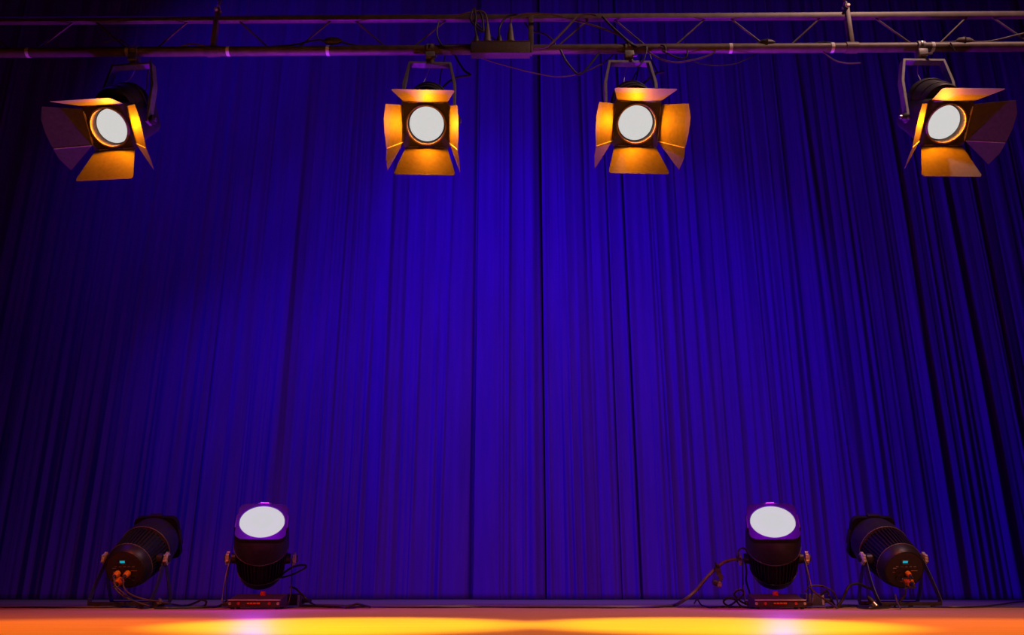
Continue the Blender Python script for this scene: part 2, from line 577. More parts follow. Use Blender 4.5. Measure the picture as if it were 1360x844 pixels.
# ------------------------------------------------------------------ fresnel lamps
def fresnel(xp, yaw, tilt, doors, label, pipe_shift=0.0, lamp_w=16.0, drop=0.40, sat=None):
    """doors: opening of top, bottom, left, right leaf from the beam axis, degrees; yaw + turns to the picture's right"""
    X = at(xp, 66, Y_TRUSS).x
    Zpi = tz(X, Zp)
    root = thing('fresnel_spotlight', (X, Y_TRUSS, Zpi), label, 'spotlight', 'fresnel spotlights on the truss')
    # yoke frame: local x across the lamp, local -y towards the hall
    Yk = Matrix.Translation((X, Y_TRUSS, Zpi)) @ Matrix.Rotation(R(yaw), 4, 'Z')
    # hook clamp
    mb = MB()
    mb.lathe([(-0.018, 0.0262), (-0.018, 0.031), (0.018, 0.031), (0.018, 0.0262)], 24, Matrix.Translation((X, Y_TRUSS, Zpi)) @ Matrix.Rotation(math.pi / 2, 4, 'Y'), False, False)
    mb.box((0, -0.004, -0.044), (0.046, 0.05, 0.036), Yk, 0.003)
    mb.box((0, 0, -0.067), (0.034, 0.034, 0.02), Yk, 0.002)
    cl = mb.build('clamp', 'yoke', root)
    MB().tube([Yk @ Vector((0.012, -0.028, -0.058)), Yk @ Vector((0.034, -0.04, -0.066))], 0.005, 8).build('clamp_bolt', 'steel', cl)
    MB().box((0, -0.0315, 0.004), (0.012, 0.004, 0.02), Yk, 0.001).build('clamp_nut', 'steel', cl)
    # yoke: flat bar bent to a U with slanted shoulders
    yw, zt_, zs, zb = 0.125, -0.085, -0.205, -drop - 0.02
    path = [(-yw, zb), (-yw, zs), (-yw * 0.80, zt_), (yw * 0.80, zt_), (yw, zs), (yw, zb)]
    th = 0.0065
    mb = MB()
    outer, inner = [], []
    for i, (px_, pz) in enumerate(path):
        a = Vector(path[max(i - 1, 0)]); c = Vector(path[min(i + 1, 5)])
        b_ = Vector((px_, pz))
        n1 = (b_ - a); n2 = (c - b_)
        nn = Vector((0, 0))
        for nv in (n1, n2):
            if nv.length > 1e-6:
                nn += Vector((-nv.y, nv.x)).normalized()
        nn.normalize()
        outer.append(b_ + nn * th); inner.append(b_ - nn * th)
    poly = [(p.x, p.y) for p in outer] + [(p.x, p.y) for p in reversed(inner)]
    mb.prism(poly, 0.042, Yk @ Matrix.Rotation(math.pi / 2, 4, 'X'), 0.0015)
    mb.build('yoke', 'yoke', root)
    # head frame: origin at the pivot, local z = beam, local x = picture right, local y = up
    cy, sy, ct, st = math.cos(R(yaw)), math.sin(R(yaw)), math.cos(R(tilt)), math.sin(R(tilt))
    beam = Vector((sy * ct, -cy * ct, -st))
    lat = Vector((cy, sy, 0))
    up = beam.cross(lat)
    if up.z < 0:
        up = -up
    # right-handed frame: x = lat, y = up, z = lat x up = +/- beam
    piv = Vector((X, Y_TRUSS, Zpi - drop))
    Hd = Matrix.Identity(4)
    for i in range(3):
        Hd[i][0], Hd[i][1], Hd[i][2], Hd[i][3] = lat[i], up[i], beam[i], piv[i]
    Hd = Hd.copy()
    FZ = 0.13                              # face plane in front of the pivot
    # pivot knobs
    for s in (-1, 1):
        kb = MB()
        m4 = Hd @ Matrix.Translation((s * (yw + 0.012), 0, 0)) @ Matrix.Rotation(math.pi / 2, 4, 'Y')
        kb.lathe([(-0.012, 0.014), (0.004, 0.024), (0.016, 0.024), (0.02, 0.018)], 16, m4)
        kb.build('tilt_knob', 'plugdark', root)
    for s in (-1, 1):
        MB().lathe([(-0.005, 0.011), (0.005, 0.011)], 12, Hd @ Matrix.Translation((s * (yw + 0.03), 0, 0)) @ Matrix.Rotation(math.pi / 2, 4, 'Y')).build('knob_cap', 'steel', root)
    # housing: square front box, round barrel and the raised vent hood
    mb = MB()
    out_f = rrect(0.212, 0.212, 0.018)
    out_b = rrect(0.200, 0.196, 0.05)
    n = len(out_f)
    v = [(x, y, FZ - 0.006) for x, y in out_f] + [(x, y, -0.05) for x, y in out_b] + [(x * 0.93, y * 0.93, -0.16) for x, y in out_b] + [(x * 0.75, y * 0.75, -0.185) for x, y in out_b]
    f = []
    for r_ in range(3):
        for i in range(n):
            j = (i + 1) % n
            f.append((r_ * n + i, r_ * n + j, (r_ + 1) * n + j, (r_ + 1) * n + i))
    f.append(tuple(3 * n + i for i in range(n)))
    mb._add(v, f, Hd)
    hs = mb.build('housing', 'body', root)
    hood = MB()
    m4 = Hd @ Matrix.Translation((0, 0.078, 0.03))
    hood.lathe([(-0.15, 0.078), (-0.145, 0.090), (0.03, 0.094), (0.036, 0.090), (0.036, 0.084), (0.03, 0.082), (0.03, 0.01)], 36, m4, True, False)
    hood.build('vent_hood', 'body', hs)
    for k in range(2):
        z = -0.10 + 0.09 * k
        MB().torus(0.0945, 0.003, 36, 6, Hd @ Matrix.Translation((0, 0.078, z + 0.03))).build('hood_rib', 'body', hs)
    # face plate with round opening and lens tube
    mb = MB()
    of = rrect(0.222, 0.218, 0.014, 8)
    mb.frame(of, circ_like(of, 0.091), 0.012, Hd @ Matrix.Translation((0, 0, FZ)))
    fp = mb.build('face_plate', 'body', root)
    LZ = FZ - 0.012
    mb = MB()
    mb.lathe([(FZ + 0.018, 0.0945), (FZ + 0.018, 0.0880), (LZ - 0.02, 0.0880), (LZ - 0.02, 0.0945), (FZ + 0.018, 0.0945)], 48, Hd, False, False)
    mb.build('lens_tube', 'tube', root)
    # convex lens with stepped rings
    prof = [(LZ - 0.022, 0.0810)]
    for k in range(7, -1, -1):
        rr = 0.0810 * k / 7.0
        h0 = 0.012 * (1 - (rr / 0.0810) ** 2)
        if k:
            prof.append((LZ - 0.012 + h0, rr))
            prof.append((LZ - 0.0128 + h0, rr - 0.002))
        else:
            prof.append((LZ - 0.012 + h0, 0.0005))
    MB().lathe(prof, 48, Hd).build('lens', 'glow_amber', root)
    MB().torus(0.0830, 0.0018, 48, 6, Hd @ Matrix.Translation((0, 0, LZ - 0.012))).build('lens_ring', 'door', root)
    # the lamp's own light, at the glass
    d = bpy.data.lights.new('fresnel_lamp', 'SPOT')
    d.color = WARM
    d.energy = lamp_w
    d.spot_size = R(179)
    d.spot_blend = 0.4
    d.shadow_soft_size = 0.018
    lo = bpy.data.objects.new('fresnel_lamp', d)
    COL.objects.link(lo)
    lo.parent = root
    p = Hd @ Vector((0, 0, LZ + 0.006))
    lo.location = p - Vector((X, Y_TRUSS, Zpi))
    lo.rotation_euler = beam.to_track_quat('-Z', 'Y').to_euler()
    # barn doors
    hw, L = 0.104, 0.19
    Z0 = FZ + 0.012

    def leaf_frame(side, deg):
        if side == 'top':
            o, a, nrm = Vector((0, hw, Z0)), Vector((1, 0, 0)), Vector((0, 1, 0))
        elif side == 'bottom':
            o, a, nrm = Vector((0, -hw, Z0)), Vector((-1, 0, 0)), Vector((0, -1, 0))
        elif side == 'left':
            o, a, nrm = Vector((-hw - 0.004, 0, Z0)), Vector((0, 1, 0)), Vector((-1, 0, 0))
        else:
            o, a, nrm = Vector((hw + 0.004, 0, Z0)), Vector((0, -1, 0)), Vector((1, 0, 0))
        q = R(deg)
        out = Vector((0, 0, 1)) * math.cos(q) + nrm * math.sin(q)
        m4 = Matrix.Identity(4)
        nn = a.cross(out)
        for i in range(3):
            m4[i][0], m4[i][1], m4[i][2], m4[i][3] = a[i], out[i], nn[i], o[i]
        return Hd @ m4

    t = 0.0022
    for side, deg in zip(('top', 'bottom'), doors[:2]):
        m4 = leaf_frame(side, deg)
        poly = [(-0.098, 0), (0.098, 0), (0.140, L - 0.012), (0.133, L), (-0.133, L), (-0.140, L - 0.012)]
        dr = MB().prism(poly, t, m4).build('barn_door', 'door', root)
        hg = MB()
        for cx in (-0.06, 0.06):
            hg.tube([m4 @ Vector((cx - 0.022, -0.002, -0.002)), m4 @ Vector((cx + 0.022, -0.002, -0.002))], 0.0042, 8)
        hg.tube([m4 @ Vector((-0.09, -0.002, -0.002)), m4 @ Vector((0.09, -0.002, -0.002))], 0.0022, 6)
        hg.build('hinge', 'dullsteel', dr)
    for side, deg in zip(('left', 'right'), doors[2:4]):
        m4 = leaf_frame(side, deg)
        u = 1 if side == 'left' else -1       # local x points up on the left leaf, down on the right one
        up_ = lambda q: u * q
        main = [(up_(0.092), 0), (up_(0.118), L * 0.92), (up_(0.06), L * 1.03), (up_(-0.01), L * 1.02), (up_(-0.078), L * 0.95), (up_(-0.078), 0)]
        if u < 0:
            main = main[::-1]
        dr = MB().prism(main, t, m4).build('barn_door', 'door', root)
        hg = MB()
        hg.tube([m4 @ Vector((-0.08, -0.002, -0.002)), m4 @ Vector((0.08, -0.002, -0.002))], 0.0026, 6)
        for cx in (-0.055, 0.055):
            hg.tube([m4 @ Vector((cx - 0.014, -0.002, -0.003)), m4 @ Vector((cx + 0.014, -0.002, -0.003))], 0.0048, 8)
        hg.build('hinge', 'dullsteel', dr)
        # folding corner leaf below the seam, bent a little outwards
        s_ = R(-10)
        fm = m4 @ Matrix.Translation((up_(-0.081), 0, 0)) @ Matrix.Rotation(s_ if side == 'left' else -s_, 4, 'Y')
        tri = [(0, 0.002), (0, L * 0.95), (up_(-0.05), L * 0.90), (up_(-0.112), L * 0.72)]
        if u < 0:
            tri = tri[::-1]
        MB().prism(tri, t, fm).build('corner_leaf', 'door', dr)
        MB().tube([m4 @ Vector((up_(-0.0795), 0.004, 0.001)), m4 @ Vector((up_(-0.0795), L * 0.93, 0.001))], 0.0022, 6).build('leaf_hinge', 'dullsteel', dr)
    # supply cord and safety wire from the rear to the pipe
    e = Hd @ Vector((0.03, 0.10, -0.14))
    MB().cable([e, e + Vector((0.01, 0.04, 0.07)), Vector((X + 0.05, Y_TRUSS + 0.05, Zpi - 0.10)), Vector((X + 0.07, Y_TRUSS + 0.02, Zpi - 0.02))], 0.004).build('supply_cord', 'cable', root)
    e = Hd @ Vector((-0.02, 0.12, -0.10))
    MB().cable([e, e + Vector((-0.01, 0.0, 0.05)), Vector((X - 0.015, Y_TRUSS + 0.03, Zpi - 0.12)), Vector((X + 0.01, Y_TRUSS + 0.03, Zpi - 0.02))], 0.002).build('safety_wire', 'dullsteel', root)
    return root, Hd


fresnel(181, -6, 42, (17, 34, 80, 42), 'far left fresnel spotlight with its left barn door swung wide open', drop=0.395)
fresnel(572, 2, 40, (25, 30, 20, 15), 'inner left fresnel spotlight, all four barn doors half closed, hanging left of the socket box')
fresnel(834.5, 2, 40, (25, 30, 33, 32), 'inner right fresnel spotlight with pale grey yoke, hanging right of the socket box')
fresnel(1222, 1, 43, (28, 34, 35, 80), 'far right fresnel spotlight with its right barn door swung wide open')


# ------------------------------------------------------------------ led wash heads on the floor
def led_head(X, Y, yaw, elev, lit, label, pivz=0.2475):
    """yaw: heading of the beam, 0 = upstage, 180 = towards the hall"""
    root = thing('led_wash_light', (X, Y, 0), label, 'stage light', 'led wash lights on the stage floor')
    e, ph = R(elev), R(yaw)
    beam = Vector((math.cos(e) * math.sin(ph), math.cos(e) * math.cos(ph), math.sin(e)))
    lat = Vector((-math.cos(ph), math.sin(ph), 0))
    up = beam.cross(lat)
    Hd = Matrix.Identity(4)
    for i in range(3):
        Hd[i][0], Hd[i][1], Hd[i][2], Hd[i][3] = lat[i], up[i], beam[i], (X, Y, pivz)[i]
    # barrel: egg-shaped rear, finned waist, plain front shell
    mb = MB()
    mb.lathe([(-0.118, 0.096), (-0.12, 0.104), (-0.112, 0.110), (-0.085, 0.118), (-0.07, 0.121), (-0.066, 0.113), (-0.03, 0.114), (0.04, 0.119), (0.09, 0.120), (0.094, 0.130), (0.10, 0.1385), (0.13, 0.140),
              (0.18, 0.139), (0.22, 0.134), (0.248, 0.122)], 48, Hd)
    br = mb.build('barrel', 'ledbody', root)
    # fins in the waist
    n = 44
    fin = None
    for k in range(n):
        a = 2 * math.pi * k / n
        mb = MB()
        m4 = Hd @ Matrix.Rotation(a, 4, 'Z')
        prof = [(0.105, -0.066), (0.121, -0.066), (0.130, 0.0), (0.1345, 0.05), (0.1355, 0.094), (0.105, 0.094)]
        mb.prism([(x, z) for x, z in prof], 0.0045, m4 @ Matrix.Rotation(math.pi / 2, 4, 'X'))
        mb.build('fin', 'fin', root, smooth=0)
    MB().torus(0.1385, 0.0028, 48, 6, Hd @ Matrix.Translation((0, 0, 0.098))).build('shell_edge', 'plug', root)  # paler ring: amber highlight along the shell rim put into its colour
    MB().torus(0.1215, 0.0025, 48, 6, Hd @ Matrix.Translation((0, 0, -0.068))).build('rear_edge', 'plug', root)
    # square filter frame at the front with its latch
    sq = rrect(0.25, 0.25, 0.04, 8)
    mb = MB()
    mb.frame(sq, circ_like(sq, 0.1135), 0.03, Hd @ Matrix.Translation((0, 0, 0.258)))
    gf = mb.build('filter_frame', 'frame', root)
    MB().box((0, 0.130, 0.260), (0.07, 0.014, 0.03), Hd, 0.003).build('latch', 'ledbody', gf)
    for s in (-1, 1):
        MB().box((s * 0.128, 0.0, 0.258), (0.012, 0.09, 0.03), Hd, 0.003).build('side_clip', 'ledbody', gf)
    MB().tube([Hd @ Vector((-0.022, 0.128, 0.279)), Hd @ Vector((0.022, 0.128, 0.279))], 0.0035, 8).build('latch_pin', 'steel', gf)
    MB().lathe([(0.240, 0.112), (0.268, 0.112), (0.275, 0.085), (0.279, 0.05), (0.280, 0.0005)], 48, Hd).build('lens', 'glow_violet' if lit else 'darkglass', root)
    if lit:
        for nm, kind, wt, rad in (('led_beam', 'SPOT', 260.0, 0.07), ('led_spill', 'POINT', 32.0, 0.06)):
            d = bpy.data.lights.new(nm, kind)
            d.color = VIOLET
            d.energy = wt
            if kind == 'SPOT':
                d.spot_size = R(116)
                d.spot_blend = 0.8
            d.shadow_soft_size = rad
            lo = bpy.data.objects.new(nm, d)
            COL.objects.link(lo)
            lo.parent = root
            lo.location = Hd @ Vector((0, 0, 0.296)) - Vector((X, Y, 0))
            lo.rotation_euler = beam.to_track_quat('-Z', 'Y').to_euler()
    # rear panel
    Pm = Hd @ Matrix.Translation((0, 0, -0.122)) @ Matrix.Rotation(math.pi, 4, 'Y')   # local z points out of the panel, x to its right seen from behind
    rp = MB().lathe([(-0.004, 0.100), (0.0, 0.100), (0.003, 0.097)], 40, Pm).build('rear_panel', 'plugdark', root)
    MB().torus(0.102, 0.003, 40, 6, Pm).build('panel_rim', 'ledbody', rp)
    MB().box((-0.005, 0.047, 0.004), (0.05, 0.024, 0.004), Pm, 0.001).build('display_bezel', 'ledbody', rp)
    MB().box((-0.005, 0.048, 0.0065), (0.026, 0.012, 0.002), Pm).build('display', 'display', rp)
    for bx in (-0.045, -0.02, 0.003, 0.027, 0.05):
        MB().box((bx, 0.020, 0.0055), (0.014, 0.005, 0.006), Pm, 0.001).build('button', 'plug', rp)
    for bx, by, bw in ((-0.055, 0.010, 0.02), (-0.055, -0.012, 0.018), (0.05, -0.004, 0.034), (0.035, -0.045, 0.04), (-0.01, -0.066, 0.018), (0.0, 0.034, 0.03)):
        MB().box((bx, by, 0.0035), (bw, 0.003, 0.001), Pm).build('panel_print', 'print', rp)
    for bx in (-0.034, 0.016):
        MB().lathe([(0.002, 0.017), (0.009, 0.017), (0.009, 0.013), (0.004, 0.012)], 20, Pm @ Matrix.Translation((bx, -0.014, 0))).build('data_socket', 'body', rp)
    for bx in (-0.028, 0.045):
        MB().lathe([(0.002, 0.016), (0.008, 0.016), (0.008, 0.012), (0.004, 0.012)], 20, Pm @ Matrix.Translation((bx, -0.046, 0))).build('power_socket', 'body', rp)
    # twin brackets: two flat U brackets, one leaning forward, one back
    Yk = Matrix.Translation((X, Y, 0)) @ Matrix.Rotation(-ph, 4, 'Z')
    for s in (-1, 1):
        ypos = s * 0.115
        mb = MB()
        for sx in (-1, 1):
            pts = [(sx * 0.156, 0, pivz), (sx * 0.164, ypos * 0.30, pivz * 0.72), (sx * 0.168, ypos * 0.62, pivz * 0.42), (sx * 0.166, ypos * 0.92, 0.045), (sx * 0.160, ypos, 0.022)]
            P = spline(pts, 5)
            for a, b in zip(P[:-1], P[1:]):
                wd = 0.018
                va = [Vector((a.x - 0.002, a.y - wd, a.z)), Vector((b.x - 0.002, b.y - wd, b.z)), Vector((a.x - 0.002, a.y + wd, a.z)), Vector((b.x - 0.002, b.y + wd, b.z)),
                      Vector((a.x + 0.002, a.y - wd, a.z)), Vector((b.x + 0.002, b.y - wd, b.z)), Vector((a.x + 0.002, a.y + wd, a.z)), Vector((b.x + 0.002, b.y + wd, b.z))]
                mb.hexa(va, Yk)
        mb.box((0, ypos, 0.019), (0.322, 0.04, 0.018), Yk, 0.003)
        bk = mb.build('bracket', 'ledyoke', root)
        for fx in (-0.12, 0.12):
            MB().lathe([(0.0, 0.013), (0.011, 0.011)], 14, Yk @ Matrix.Translation((fx, ypos, 0))).build('rubber_foot', 'plugdark', bk)
    for s in (-1, 1):
        m4 = Matrix.Translation((X, Y, pivz)) @ Matrix.Rotation(-ph, 4, 'Z') @ Matrix.Rotation(s * math.pi / 2, 4, 'Y')
        MB().lathe([(0.120, 0.03), (0.152, 0.026)], 20, m4).build('pivot_boss', 'ledbody', root)
        kb = MB().lathe([(0.160, 0.020), (0.163, 0.029), (0.176, 0.031), (0.182, 0.024)], 20, m4).build('tilt_knob', 'dullsteel', root)
        for q in range(6):
            a = q * math.pi / 3
            MB().tube([m4 @ Vector((0.029 * math.cos(a), 0.029 * math.sin(a), 0.163)), m4 @ Vector((0.029 * math.cos(a), 0.029 * math.sin(a), 0.178))], 0.006, 8).build('knob_grip', 'dullsteel', kb)
        MB().lathe([(0.181, 0.019), (0.188, 0.019), (0.190, 0.012)], 16, m4).build('knob_cap', 'plugdark', kb)
    return root, Hd, Pm, Yk


def base_x(px_, Y):
    return at(px_, 742, Y).x


L1, H1, P1, K1 = led_head(base_x(347, 4.6), 4.6, 167, 41, True, 'lit violet wash light on the floor left of centre, lens tilted up')
L2, H2, P2, K2 = led_head(base_x(1027, 4.6), 4.6, 193, 41, True, 'lit violet wash light on the floor right of centre, lens tilted up')
D1, H3, P3, K3 = led_head(base_x(181, 4.66), 4.66, 3, 29, False, 'unlit black wash light at far left, three orange connectors in its rear panel')
D2, H4, P4, K4 = led_head(base_x(1186, 4.66), 4.66, -3, 29, False, 'unlit black wash light at far right, two orange connectors in its rear panel')

# sticker on the barrel side of the left rear-facing head
MB().box((0, 0, 0), (0.012, 0.05, 0.002), H3 @ Matrix.Rotation(R(205), 4, 'Z') @ Matrix.Translation((0.1365, 0, 0.02)) @ Matrix.Rotation(math.pi / 2, 4, 'Y') @ Matrix.Rotation(math.pi / 2, 4, 'Z')).build('sticker', 'sticker', D1)


# control boxes under the lit heads
def control_box(x0, x1, label):
    Yf = 4.29
    a, b = at(x0, 800, Yf).x, at(x1, 800, Yf).x
    t = thing('control_box', ((a + b) / 2, Yf, 0), label, 'control box', 'control boxes under the lit heads')
    z0, zf, zr, Yr = 0.008, 0.043, 0.070, Yf + 0.135
    v = [(a, Yf, z0), (a, Yf, zf), (a, Yr, z0), (a, Yr, zr), (b, Yf, z0), (b, Yf, zf), (b, Yr, z0), (b, Yr, zr)]
    MB().hexa(v, None, 0.003).build('case', 'box', t)
    MB().box(((a + b) / 2, Yf - 0.002, zf - 0.001), (b - a + 0.004, 0.008, 0.006), None, 0.001).build('edge_strip', 'sticker', t)
    cx = (a + b) / 2
    pl = MB().box((cx + 0.0, Yf - 0.001, 0.027), (0.075, 0.003, 0.014), None, 0.0005).build('label_plate', 'plugdark', t)
    # small orange print blocks on the label
    for i, (o, wd, hh) in enumerate(((-0.028, 0.012, 0.007), (-0.013, 0.012, 0.008), (0.003, 0.014, 0.008), (0.022, 0.018, 0.009))):
        MB().box((cx + o, Yf - 0.003, 0.027), (wd, 0.002, hh)).build('orange_print', 'orange', pl)
    for s in (-1, 1):
        m4 = Matrix.Translation((cx + s * 0.075, Yf, 0.026)) @ Matrix.Rotation(math.pi / 2, 4, 'X')
        MB().lathe([(-0.002, 0.008), (0.006, 0.007)], 14, m4).build('button', 'red', t)
        m4 = Matrix.Translation((cx + s * 0.118, Yf, 0.026)) @ Matrix.Rotation(math.pi / 2, 4, 'X')
        MB().lathe([(-0.002, 0.007), (0.005, 0.007)], 12, m4).build('screw', 'dullsteel', t)
        for yy in (Yf + 0.02, Yr - 0.02):
            MB().lathe([(0.0, 0.01), (0.009, 0.01)], 12, Matrix.Translation((cx + s * 0.11, yy, 0))).build('rubber_foot', 'plugdark', t)
    MB().lathe([(-0.004, 0.016), (0.016, 0.012)], 16, Matrix.Translation((cx + 0.01, Yf + 0.105, 0.066))).build('red_cap', 'red', t)
    return t


control_box(303, 372, 'dark control box with orange print standing under the left lit wash light')
control_box(1003, 1070, 'dark control box with orange print standing under the right lit wash light')


# power supply bricks lying behind the lit heads
def brick(xa, xb, y_top, Yf, label):
    a, b = at(xa, 800, Yf).x, at(xb, 800, Yf).x
    zt = at(xa, y_top, Yf).z
    t = thing('power_brick', ((a + b) / 2, Yf, 0), label, 'power supply', 'power bricks on the floor')
    MB().box(((a + b) / 2, Yf + 0.05, zt / 2 + 0.002), (b - a, 0.1, zt - 0.004), None, 0.006).build('case', 'box', t)
    MB().box((b - 0.012, Yf - 0.001, zt / 2), (0.012, 0.006, zt * 0.8), None, 0.001).build('end_clip', 'print', t)
    MB().lathe([(0, 0.014), (0.05, 0.010)], 12, Matrix.Translation((b, Yf + 0.04, zt * 0.45)) @ Matrix.Rotation(math.pi / 2, 4, 'Y')).build('cord_grip', 'plugdark', t)
    return t


brick(380, 399, 789, 4.79, 'black power brick on the floor beside the left lit wash light')
brick(1071, 1096, 789, 4.79, 'dark grey power brick on the floor between the two right wash lights')

# ------------------------------------------------------------------ socket box, plugs and cords on the truss
YB = Y_TRUSS - 0.06


def cord(name, pts, r, label, material='cable', cat='cable', group=None, Yd=None):
    P = []
    for p in pts:
        if len(p) == 2:
            P.append(at(p[0], p[1], Yd if Yd else YB + 0.01))
        elif isinstance(p, Vector):
            P.append(p)
        else:
            P.append(at(p[0], p[1], p[2]))
    o = MB().cable(P, r).build(name, material)
    return tag(o, label, cat, group)


a0, a1 = at(625, 62, YB), at(704, 62, YB)
zt, zb = at(660, 55, YB).z, at(660, 70, YB).z
sb = thing('socket_box', ((a0.x + a1.x) / 2, YB, zb), 'long dark socket box strapped to the middle of the truss pipe', 'socket box')
MB().box(((a0.x + a1.x) / 2, YB + 0.025, (zt + zb) / 2), (a1.x - a0.x, 0.05, zt - zb), None, 0.003).build('case', 'box', sb)
MB().box(((a0.x + a1.x) / 2, YB + 0.02, zt + 0.001), (a1.x - a0.x - 0.006, 0.045, 0.004), None, 0.001).build('cover', 'truss', sb)
MB().box((a1.x + 0.006, YB + 0.02, (zt + zb) / 2 - 0.008), (0.012, 0.03, (zt - zb) * 0.7), None, 0.003).build('cable_gland', 'truss', sb)
for xp in (632, 647, 663, 678):
    X = at(xp, 55, YB).x
    MB().lathe([(0, 0.019), (0.006, 0.019), (0.008, 0.016)], 20, Matrix.Translation((X, YB + 0.02, zt + 0.002))).build('socket', 'plugdark', sb)
plugs = [(632, 43, 0.016, 'plugdark', [(631, 36), (632, 24), (630, 11), (627, 16), (625, 26), (632, 36), (641, 42), (642, 36), (640, 22), (636, 15)], 'short black plug in the socket box, first from the left, cord looped over the chord'),
         (647, 28, 0.021, 'plug', [(646, 23), (643, 17), (636, 14.5), (622, 17), (608, 21), (595, 24)], 'tall grey cone plug in the socket box, second from the left'),
         (663, 43, 0.016, 'plugdark', [(663, 39), (666, 31), (671, 24), (677, 20.5), (684, 19.5), (689, 20.5)], 'short black plug in the socket box, third from the left'),
         (678, 28, 0.021, 'plug', [(679, 25), (685, 22), (695, 19), (706, 18.2), (720, 18.6), (735, 20), (748, 22)], 'tall grey cone plug in the socket box, nearest the upright')]
for xp, yt, r0, mt, path, lab in plugs:
    base = at(xp, 55, YB); base.y += 0.02; base.z = zt + 0.008
    topz = at(xp, yt, YB).z
    hgt = topz - base.z
    t = thing('power_plug', base, lab, 'plug', 'plugs in the socket box')
    rib = []
    for k in range(9):
        f_ = k / 8
        rr = r0 * (1 - 0.72 * f_ ** 1.2) if mt == 'plug' else r0 * math.sqrt(max(0.08, 1 - f_ ** 2.2))
        rib.append((f_ * hgt, rr)); rib.append(((f_ + 0.06) * hgt, rr * 0.95))
    MB().lathe(rib, 20, Matrix.Translation(base)).build('plug_body', mt, t)
    P = [Vector((base.x, base.y, base.z + hgt * 0.95))] + [at(x, y, YB + 0.012) for x, y in path]
    MB().cable(P, 0.0052, 8).build('cord', 'cable2' if mt == 'plug' else 'cable', t)

cord('power_cable', [(704, 64), (722, 63), (732, 58), (748, 42), (764, 25), (774, 20), (784, 19), (792, 21)], 0.0058, 'brown cable rising from the socket box over the upper chord', 'cable2', Yd=YB + 0.02)
cord('power_cable', [(696, 29), (703, 38), (710, 42), (722, 45), (730, 50), (737, 58), (733, 63)], 0.0052, 'black cable running behind the middle upright down to the pipe', 'cable', Yd=Y_TRUSS + 0.03)
cord('power_cable', [(762, 27), (785, 33), (812, 42), (828, 50), (842, 60)], 0.005, 'brown cable slanting from the chord to the pipe above the inner right spotlight', 'cable2', Yd=Y_TRUSS - 0.02)
cord('power_cable', [(800, 22), (810, 33), (825, 47), (838, 59), (846, 63)], 0.0065, 'thick black cable slanting down beside the diagonal above the inner right spotlight', 'cable', Yd=Y_TRUSS - 0.03)
cord('hanging_cable', [(744, 66), (751, 80), (761, 93), (768, 99), (775, 95.5), (785, 84), (796, 70)], 0.0055, 'black cable hanging in a short V below the pipe', 'cable', Yd=Y_TRUSS - 0.02)
cord('hanging_cable', [(622, 68), (645, 79), (675, 88), (705, 96), (735, 101.5), (758, 100.5), (785, 92), (806, 80), (818, 68)], 0.0034, 'thin brown cable sagging in a long arc below the socket box', 'cable2', Yd=Y_TRUSS + 0.02)
cord('hanging_cable', [(602, 70), (610, 84), (617, 94), (625, 100), (612, 102), (600, 106), (588, 116), (582, 124)], 0.0055, 'black cable kinked beside the yoke of the inner left spotlight', 'cable', Yd=Y_TRUSS + 0.02)
cord('power_cable', [(583, 28), (580, 40), (582, 52), (588, 61), (597, 63), (612, 60), (626, 62)], 0.0048, 'black cable curving down from the chord to the pipe left of the socket box', 'cable', Yd=Y_TRUSS - 0.028)
cord('power_cable', [(540, 68), (560, 62.5), (590, 60.5), (610, 60), (628, 60)], 0.006, 'black cable lying along the pipe left of the socket box', 'cable', Yd=Y_TRUSS - 0.012)
cord('hanging_cable', [(860, 68), (872, 76), (885, 81), (900, 83), (918, 80), (935, 76), (950, 69)], 0.0045, 'brown cable sagging below the pipe right of the inner right spotlight', 'cable2', Yd=Y_TRUSS - 0.01)
cord('hanging_cable', [(880, 68), (895, 75), (905, 78), (912, 75), (913, 68)], 0.0045, 'short black cable loop tucked under the pipe', 'cable', Yd=Y_TRUSS - 0.015)
cord('hanging_cable', [(905, 69), (925, 83), (950, 87), (975, 85), (995, 77), (1010, 68)], 0.003, 'thin dark cable sagging under the pipe between two tape bands', 'cable', Yd=Y_TRUSS + 0.01)
cord('hanging_cable', [(1090, 66), (1106, 79), (1118, 83), (1130, 84.5), (1143, 83.5)], 0.0034, 'loose thin cable end drooping under the right part of the pipe', 'cable2', Yd=Y_TRUSS)
cord('power_cable', [(846, 64), (858, 62), (857, 74), (852, 84), (846, 90)], 0.004, 'black cord dropping in front of the pipe to the inner right yoke', 'cable', Yd=Y_TRUSS - 0.035)
cord('power_cable', [(877, 60), (883, 62), (884, 70)], 0.004, 'short black cord wrapped over the pipe right of the inner right spotlight', 'cable', Yd=Y_TRUSS - 0.03)
cord('hanging_cable', [(848, 92), (843, 100), (838, 108), (826, 112), (820, 118), (824, 122)], 0.004, 'tangled black cord behind the yoke of the inner right spotlight', 'cable', Yd=Y_TRUSS + 0.06)
cord('hanging_cable', [(882, 95.5), (872, 97), (866, 101), (860, 106), (852, 114), (848, 120)], 0.006, 'stiff black cord end poking out right of the inner right yoke', 'cable', Yd=Y_TRUSS + 0.05)
cord('hanging_cable', [(862, 70), (866, 82), (872, 94), (872, 99)], 0.004, 'dark cord falling from the pipe to the stiff cord end', 'cable', Yd=Y_TRUSS + 0.05)
cord('power_cable', [(138, 58), (146, 53.5), (156, 52.5), (164, 55), (171, 62)], 0.0034, 'thin arched cable above the pipe over the far left spotlight', 'cable2', Yd=Y_TRUSS - 0.015)
cord('power_cable', [(238, 63), (246, 60), (255, 58.5), (266, 60), (277, 62), (284, 63)], 0.0045, 'cable hump lying on the pipe left of the left chain', 'cable2', Yd=Y_TRUSS - 0.018)
